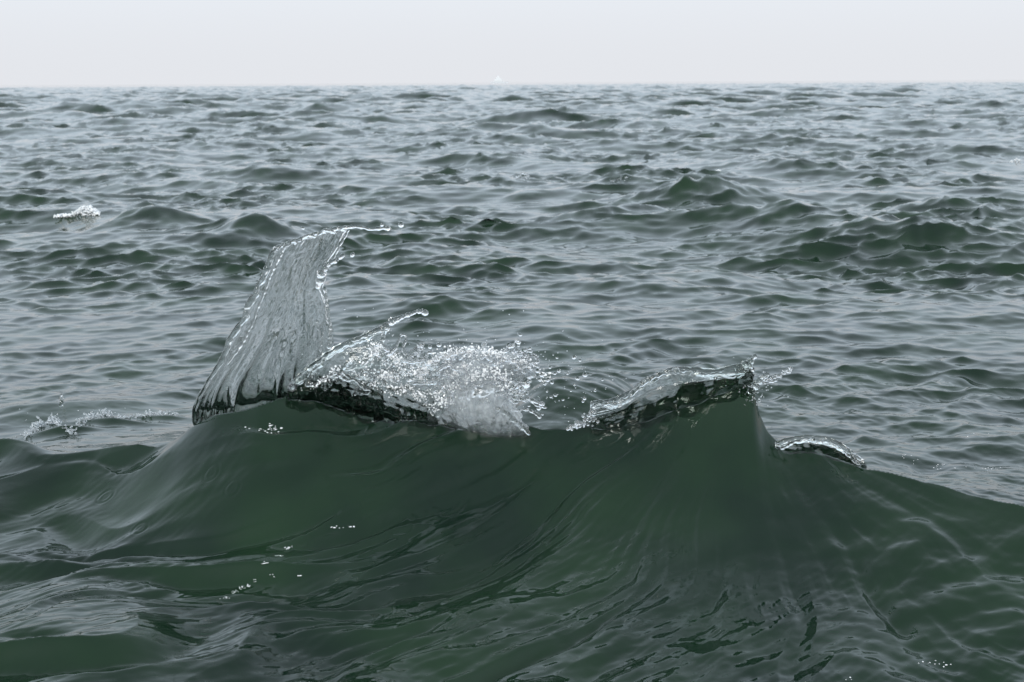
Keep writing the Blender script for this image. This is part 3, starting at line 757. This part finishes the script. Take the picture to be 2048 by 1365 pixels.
for (cx, cy, ex, ey, sl, n_) in [(640, 765, 10, 4, -.4, 60), (668, 742, 9, 4, -.6, 50), (752, 700, 7, 9, 0, 90), (735, 722, 9, 5, -.3, 60), (800, 722, 8, 8, .6, 70), (772, 752, 14, 7, 0, 150), (800, 780, 18, 6, .1, 190),
                                (838, 792, 10, 6, .2, 90), (835, 745, 14, 8, -.3, 170), (868, 722, 15, 7, -.4, 150), (905, 705, 16, 6, -.2, 150), (945, 702, 18, 5, 0, 150), (985, 706, 16, 5, .1, 140),
                                (920, 740, 16, 6, -.5, 150), (955, 752, 18, 7, -.3, 190), (990, 745, 14, 7, .1, 140), (1022, 720, 14, 5, .2, 110), (1050, 726, 10, 5, .3, 80), (880, 800, 9, 8, .3, 90), (868, 822, 6, 6, .3, 50),
                                (1010, 770, 9, 9, .5, 80), (905, 775, 14, 7, -.5, 110), (1088, 752, 8, 7, 0, 50)]:
    dz = RS.uniform(-46, -26)
    for _k in range(n_):
        g_ = RS.normal(size=3) * (ex, ey, 5); g_[1] += sl * g_[0]
        P.append(np.array([cx, cy, dz]) + g_); r.append(RS.choice([.8, 1.2, 1.8, 2.5], p=[.42, .34, .18, .06]))
PW, rw = to_world(P, r, 4.0)
blob('froth', PW, rw, 0.0016, M_FROTH, wave)['kind'] = 'stuff'
# ropes of clear water arching over and through the splash
for k in range(30):
    cx, cy, sx, sy, wgt = CL[RS.randint(len(CL))]
    x0, y0 = cx + sx * RS.normal() - 14, cy + 1.1 * sy * RS.normal() + 6
    L_, A_, B_ = RS.uniform(22, 85), RS.uniform(8, 42), RS.uniform(8, 60); Y_ = RS.uniform(3.92, 3.98)
    strand('water_strand', [(x0 + L_ * t_, y0 - A_ * t_ + B_ * t_ * t_ + 3 * RS.normal(), Y_ - .02 * math.sin(3 * t_)) for t_ in (0, .2, .4, .6, .8, 1)],
           (RS.uniform(2.5, 5.5), RS.uniform(2.5, 7), RS.uniform(1.8, 4), RS.uniform(2.4, 5.5)), wave, seed=200 + k, wob=.6, n=46, sides=9)
# crumbs of foam at the left foot of the lip and the white thread at the peak
P, r = [], []
for k in range(60):
    t_ = RS.rand(); P.append(np.array([1140 + 55 * t_ + 4 * RS.normal(), 856 - 26 * t_ + (2 + 7 * t_) * RS.normal(), RS.uniform(-14, 10)])); r.append(RS.uniform(1.6, 4.2))
for k in range(46):
    t_ = RS.rand(); P.append(np.array([1524 + 60 * t_ + 2 * RS.normal(), 764 - 26 * t_ ** 1.3 + (5 - 2 * t_) * RS.normal(), RS.uniform(-8, 6)])); r.append(RS.uniform(1.6, 4.0))
for k in range(30):
    P.append(np.array([1505 + 9 * RS.normal(), 770 + 40 * RS.rand(), -14 + RS.uniform(-6, 6)])); r.append(RS.uniform(1.0, 2.6))
PW, rw = to_world(P, r, 3.95)
blob('froth', PW, rw, 0.0017, M_FOAM, wave)['kind'] = 'stuff'

# small splash behind the left shoulder of the wave
pth = np.array([(44, 880), (60, 862), (80, 846), (108, 838), (125, 850), (146, 862), (165, 842), (185, 830), (215, 826), (250, 832), (285, 828), (320, 826), (352, 824)], float)
yk = np.array([float(surf_at(p_[0], p_[1] + 4)[1]) for p_ in pth]); yl = float(np.median(yk)); yk = np.clip(yk, yl - .25, yl + .25)
P, r = [], []
for k in range(330):
    t_ = RS.rand() ** 1.15; c2 = catmull(pth, [t_], 0)[0]; off = (np.interp(c2[0], pth[:, 0], yk) - yl) * F / yl
    sp = 6 * (1 - .6 * t_)
    chain(P, r, (c2[0] + sp * .7 * RS.normal(), c2[1] + sp * RS.normal() * .8 + 4, off + RS.uniform(-22, 16)), (RS.normal() - .3, RS.normal() * .6 - .4, RS.normal() * .4), RS.randint(2, 9),
          RS.uniform(1.2, 2.6) * (1 - .35 * t_), 1.0, 1.6, .35, RS.uniform(1.2, 2.4))
PW, rw = to_world(P, r, yl)
spl = blob('splash', PW, rw, 0.0021, M_SPLASH)
tag(spl, 'small ragged splash curling over behind the left shoulder of the big wave', 'splash', kind='stuff')
P, r = [], []
for k in range(9): P.append((121 + 2.2 * math.sin(k * .9), 812 - 2.7 * k, 0)); r.append(4.2 - .32 * k if k < 8 else 2.8)
for k in range(5): P.append((127 - .4 * k, 806 - 3 * k, 2)); r.append(1.7)
q = surf_at(121, 812); PW, rw = to_world(P, r, float(q[1]))
tag(blob('water_jet', PW, rw, 0.0016, M_DROP), 'tiny upright water jet above a falling drop, far left behind the wave', 'water jet')

# white caps in the distance
def whitecap(px, py, w, h, n, label, r0=2.4, mat=None):
    """foam sitting on a crest: px,py = middle of the cap, w,h its size in the photo"""
    q = surf_at(px, py + h / 2); m_ = float(q[1]) / F
    P, r = [], []
    for k in range(n):
        t_ = RS.rand() ** .8
        top = h * (0.25 + 0.95 * math.exp(-((t_ - .68) / .22) ** 2))
        s_ = surf_at(px - w / 2 + w * t_, py + h / 2 - 2, 6)
        z_ = max(q[2], min(s_[2], q[2] + .03)) if abs(s_[1] - q[1]) < .6 else q[2]
        P.append((q[0] + (t_ - .5) * w * m_, q[1] + RS.uniform(-14, 14) * m_, z_ + (top * RS.rand() ** .7 - .3 * h) * m_)); r.append(RS.uniform(.6, 1.25) * r0 * m_)
    return tag(blob('whitecap', P, np.array(r), r0 * m_ * .55, mat or M_FROTH), label, 'whitecap', 'white caps on the open sea', 'stuff')
whitecap(156, 420, 92, 18, 460, 'white foaming cap on a small crest at the far left', 1.7)
whitecap(1040, 346, 44, 10, 40, 'thin foam cap on a crest above the middle of the picture', 1.6, M_FOAM)
whitecap(1240, 356, 40, 10, 40, 'thin foam cap left of the tall green peak', 1.6, M_FOAM)
whitecap(1428, 344, 34, 7, 40, 'fleck of foam on the right flank of the tall green peak', 1.7)
whitecap(2028, 318, 26, 14, 26, 'wisp of spray on a crest at the right edge', 1.5)

# flecks of foam lying on the water
def flecks(pts, label, n=10, spread=5.0, rad=(0.8, 2.2), name='foam_flecks'):
    V3, F3 = [], []
    for (px, py, k) in pts:
        for _ in range(int(round(n * k))):
            q = surf_at(px + spread * 1.5 * RS.normal(), py + spread * .5 * RS.normal())
            rr_ = RS.uniform(*rad) * q[1] / F
            sh_ = IV * (1 + .35 * RS.normal(size=(len(IV), 1))) * (rr_ * RS.uniform(.9, 1.8), rr_ * RS.uniform(.9, 1.8), rr_ * .7)
            F3.append(IT + len(V3) * len(IV)); V3.append(sh_ + q)
    return tag(mesh_np(name, np.concatenate(V3), None, np.concatenate(F3), M_FROTH), label, 'foam', 'foam flecks on the wave', 'stuff')
flecks([(545, 853, 2), (550, 858, 1.2), (520, 862, .5), (495, 857, .4)], 'small clump of foam flecks high on the wave below the tall sheet')
flecks([(452, 1196, 1.4), (470, 1184, 1.6), (485, 1176, 1.2), (495, 1172, 1.), (508, 1162, .5), (530, 1127, 1.2), (560, 1112, .9), (577, 1097, 1.), (545, 1152, .3), (596, 1152, .4)],
       'broken line of white foam flecks low on the left face', 9, 2.6, (.5, 1.5))
flecks([(660, 1056, .5), (680, 1055, .5), (705, 1056, .5)], 'three pale specks of foam in the middle of the face', 6, 3)
flecks([(1890, 1328, .8), (1840, 1325, .5), (1700, 1358, .4), (1868, 1330, .4)], 'foam flecks in the bottom right corner', 8, 5, (.8, 2.0))
flecks([(1880, 934, 1), (1900, 932, .6), (1940, 934, .4), (1970, 936, .8), (1990, 938, .6), (1825, 920, .4), (1810, 912, .5), (1940, 872, .3), (1985, 868, .3), (1800, 908, .3)],
       'scatter of bright specks on the calm water behind the right shoulder', 7, 6, (.6, 1.2))
flecks([(640, 792, 1), (660, 800, 1), (700, 805, 1), (720, 812, .8), (735, 822, .6), (690, 830, .6), (760, 800, 1), (790, 815, 1), (820, 828, 1.2), (845, 820, .8), (775, 838, .5)],
       'bubbles scattered on the face just under the splash', 7, 9, (.7, 2.0))

# individual drops
def ico(r, sub=3):
    me = bpy.data.meshes.new('water_droplet'); bm = bmesh.new(); bmesh.ops.create_icosphere(bm, subdivisions=sub, radius=1.0)
    bm.to_mesh(me); bm.free()
    for p in me.polygons: p.use_smooth = True
    me.materials.append(M_DROP); return me
DROP_ME = ico(1)
def drop(px, py, rpx, Y, label, group=None, sq=None):
    ob = bpy.data.objects.new('water_droplet', DROP_ME); COL.objects.link(ob)
    p = at(np.array(float(px)), np.array(float(py)), np.array(float(Y)))
    ob.location = p; k = rpx * Y / F; a = RS.uniform(.88, 1.12)
    ob.scale = (k * a, k, k / a); ob.rotation_euler = (0, RS.uniform(-.6, .6), 0)
    return tag(ob, label, 'droplet', group)
drop(802, 450, 6, 4.02, 'round drop flying off the tip of the tall sheet')
drop(764, 450, 4, 4.02, 'small drop riding on the thread from the tall sheet')
drop(776, 457, 5.5, 4.02, 'bead at the end of the long thread from the tall sheet')
drop(606, 457, 3.2, 4.02, 'lone drop above the top edge of the tall sheet')
drop(705, 510, 5, 4.0, 'drop just right of the finger on the side of the tall sheet')
drop(850, 626, 7, 4.0, 'large bead at the tip of the middle thread')
drop(1037, 684, 5.5, 4.0, 'lower of two drops hanging above the splash')
drop(1041, 670, 3.5, 4.0, 'upper of two drops hanging above the splash')
for (x, y, q, w_) in [(968, 691, 6.5, 'middle'), (1018, 692, 6, 'fourth'), (1039, 701, 5, 'rightmost'), (878, 690, 5, 'second'), (860, 694, 4.5, 'leftmost')]:
    drop(x, y, q, 4.0, w_ + ' of five drops along the top of the white splash', 'drops on top of the splash')
SCAT = []
for (x, y, q) in [(1148, 715, 4.5), (1160, 721, 3), (1114, 716, 2.6), (1170, 750, 5), (1155, 757, 4.5), (1149, 770, 2.6), (1111, 791, 3.4), (1102, 794, 3), (1085, 809, 5), (1078, 816, 5.5),
                  (1005, 808, 4.5), (993, 810, 3.4), (1075, 860, 5.5), (1085, 829, 2.6), (1169, 797, 4), (1166, 803, 3), (1039, 772, 5), (1034, 790, 3.2), (1110, 747, 3.5), (1118, 742, 4),
                  (1205, 760, 2.6), (1061, 763, 3.4), (1075, 742, 4.5), (1084, 750, 5), (1096, 760, 4.6), (1104, 765, 4), (1090, 768, 3.6), (1080, 760, 4), (1062, 738, 3.6), (1068, 730, 3.4), (1126, 800, 2.5),
                  (1100, 735, 3.2), (1135, 748, 2.6), (1050, 800, 3), (1058, 812, 2.8), (1094, 783, 2.6), (1142, 782, 2.4), (1190, 782, 2.6)]:
    SCAT.append((x, y, q))
ORD = ['first', 'second', 'third', 'fourth', 'fifth', 'sixth', 'seventh', 'eighth', 'ninth', 'tenth', 'eleventh', 'twelfth', 'thirteenth', 'fourteenth', 'fifteenth', 'sixteenth', 'seventeenth', 'eighteenth', 'nineteenth', 'twentieth', 'twenty-first', 'twenty-second', 'twenty-third', 'twenty-fourth', 'twenty-fifth']
big_n = sm_n = 0
for (x, y, q) in sorted(SCAT):
    if q >= 4:
        drop(x, y, q, RS.uniform(3.94, 4.12), ORD[big_n] + ' large drop from the left in the scatter beside the white splash', 'drops right of the splash'); big_n += 1
    else:
        drop(x, y, q, RS.uniform(3.94, 4.12), ORD[sm_n] + ' small drop from the left in the scatter beside the white splash', 'small drops right of the splash'); sm_n += 1
# fine spray: far too many specks to count
me_v, me_f = [], []
iv, itf = IV, IT
for k in range(520):
    if k < 300:
        cx, cy, sx, sy, _w = CL[RS.randint(len(CL))]; x, y = cx + 1.6 * sx * RS.normal(), cy - 8 + 1.7 * sy * RS.normal(); Y = RS.uniform(3.93, 4.15)
    elif k < 400: x, y, Y = RS.normal(1100, 60), RS.normal(770, 36), RS.uniform(3.92, 4.1)
    elif k < 440: x, y, Y = RS.uniform(680, 1250), RS.uniform(600, 720), RS.uniform(3.9, 4.2)
    else: x, y, Y = RS.normal(120, 55), RS.normal(848, 14), yl - .03 + .05 * RS.rand()
    if 480 < k: x, y, Y = RS.normal(1520, 25), RS.normal(775, 22), RS.uniform(3.9, 3.95)
    if y > 850 and k < 440: continue
    q = at(np.array(x), np.array(y), np.array(Y)); rr_ = RS.uniform(.6, 1.9) * Y / F
    me_f.append(itf + len(me_v) * len(iv)); me_v.append(iv * rr_ + q)
spray = mesh_np('spray', np.concatenate(me_v), None, np.concatenate(me_f), M_DROP)
tag(spray, 'fine spray of tiny drops round the splash', 'spray', kind='stuff')

# ------------------------------------------------------------------ ship on the horizon
def boxmesh(name, boxes, mat, parent):
    bm = bmesh.new()
    for (x0, x1, y0, y1, z0, z1, tp) in boxes:
        vs_ = [bm.verts.new((x, y, z)) for z, k in ((z0, 0), (z1, tp)) for (x, y) in ((x0 - k, y0), (x1 + k, y0), (x1 + k, y1), (x0 - k, y1))]
        for f in ((0, 3, 2, 1), (4, 5, 6, 7), (0, 1, 5, 4), (1, 2, 6, 5), (2, 3, 7, 6), (3, 0, 4, 7)): bm.faces.new([vs_[i] for i in f])
    bmesh.ops.bevel(bm, geom=bm.edges[:], offset=0.15, segments=1)
    me = bpy.data.meshes.new(name); bm.to_mesh(me); bm.free(); me.materials.append(mat)
    ob = bpy.data.objects.new(name, me); COL.objects.link(ob); ob.parent = parent; return ob
def paint(name, c):
    m, n, l = new_mat(name); b = n['Principled BSDF']; b.inputs['Base Color'].default_value = (*c, 1); b.inputs['Roughness'].default_value = .35; b.inputs['Metallic'].default_value = .0; return m
MW, MG = paint('white_ship_paint', (.76, .78, .79)), paint('pale_hull_paint', (.68, .71, .74))
YS = 2600.0; ps = at(np.array(999.), np.array(165.), np.array(YS))
ship = empty('ship', (ps[0], YS, 0)); tag(ship, 'tiny hazy white ship on the horizon', 'ship')
boxmesh('hull', [(-15, 15, -4, 4, -1, 2.6, 1.6)], MG, ship)
boxmesh('superstructure', [(-10, 6, -4, 4, 2.6, 6, -.8), (-8.5, 4, -3, 3, 6, 9, -.8), (-6, 1, -2.2, 2.2, 9, 11.5, -.8)], MW, ship)
boxmesh('funnel', [(-4, -1.6, -1, 1, 11.5, 13, -.2)], MW, ship)
boxmesh('mast', [(9, 9.5, -.25, .25, 2.6, 8, -.1)], MW, ship)
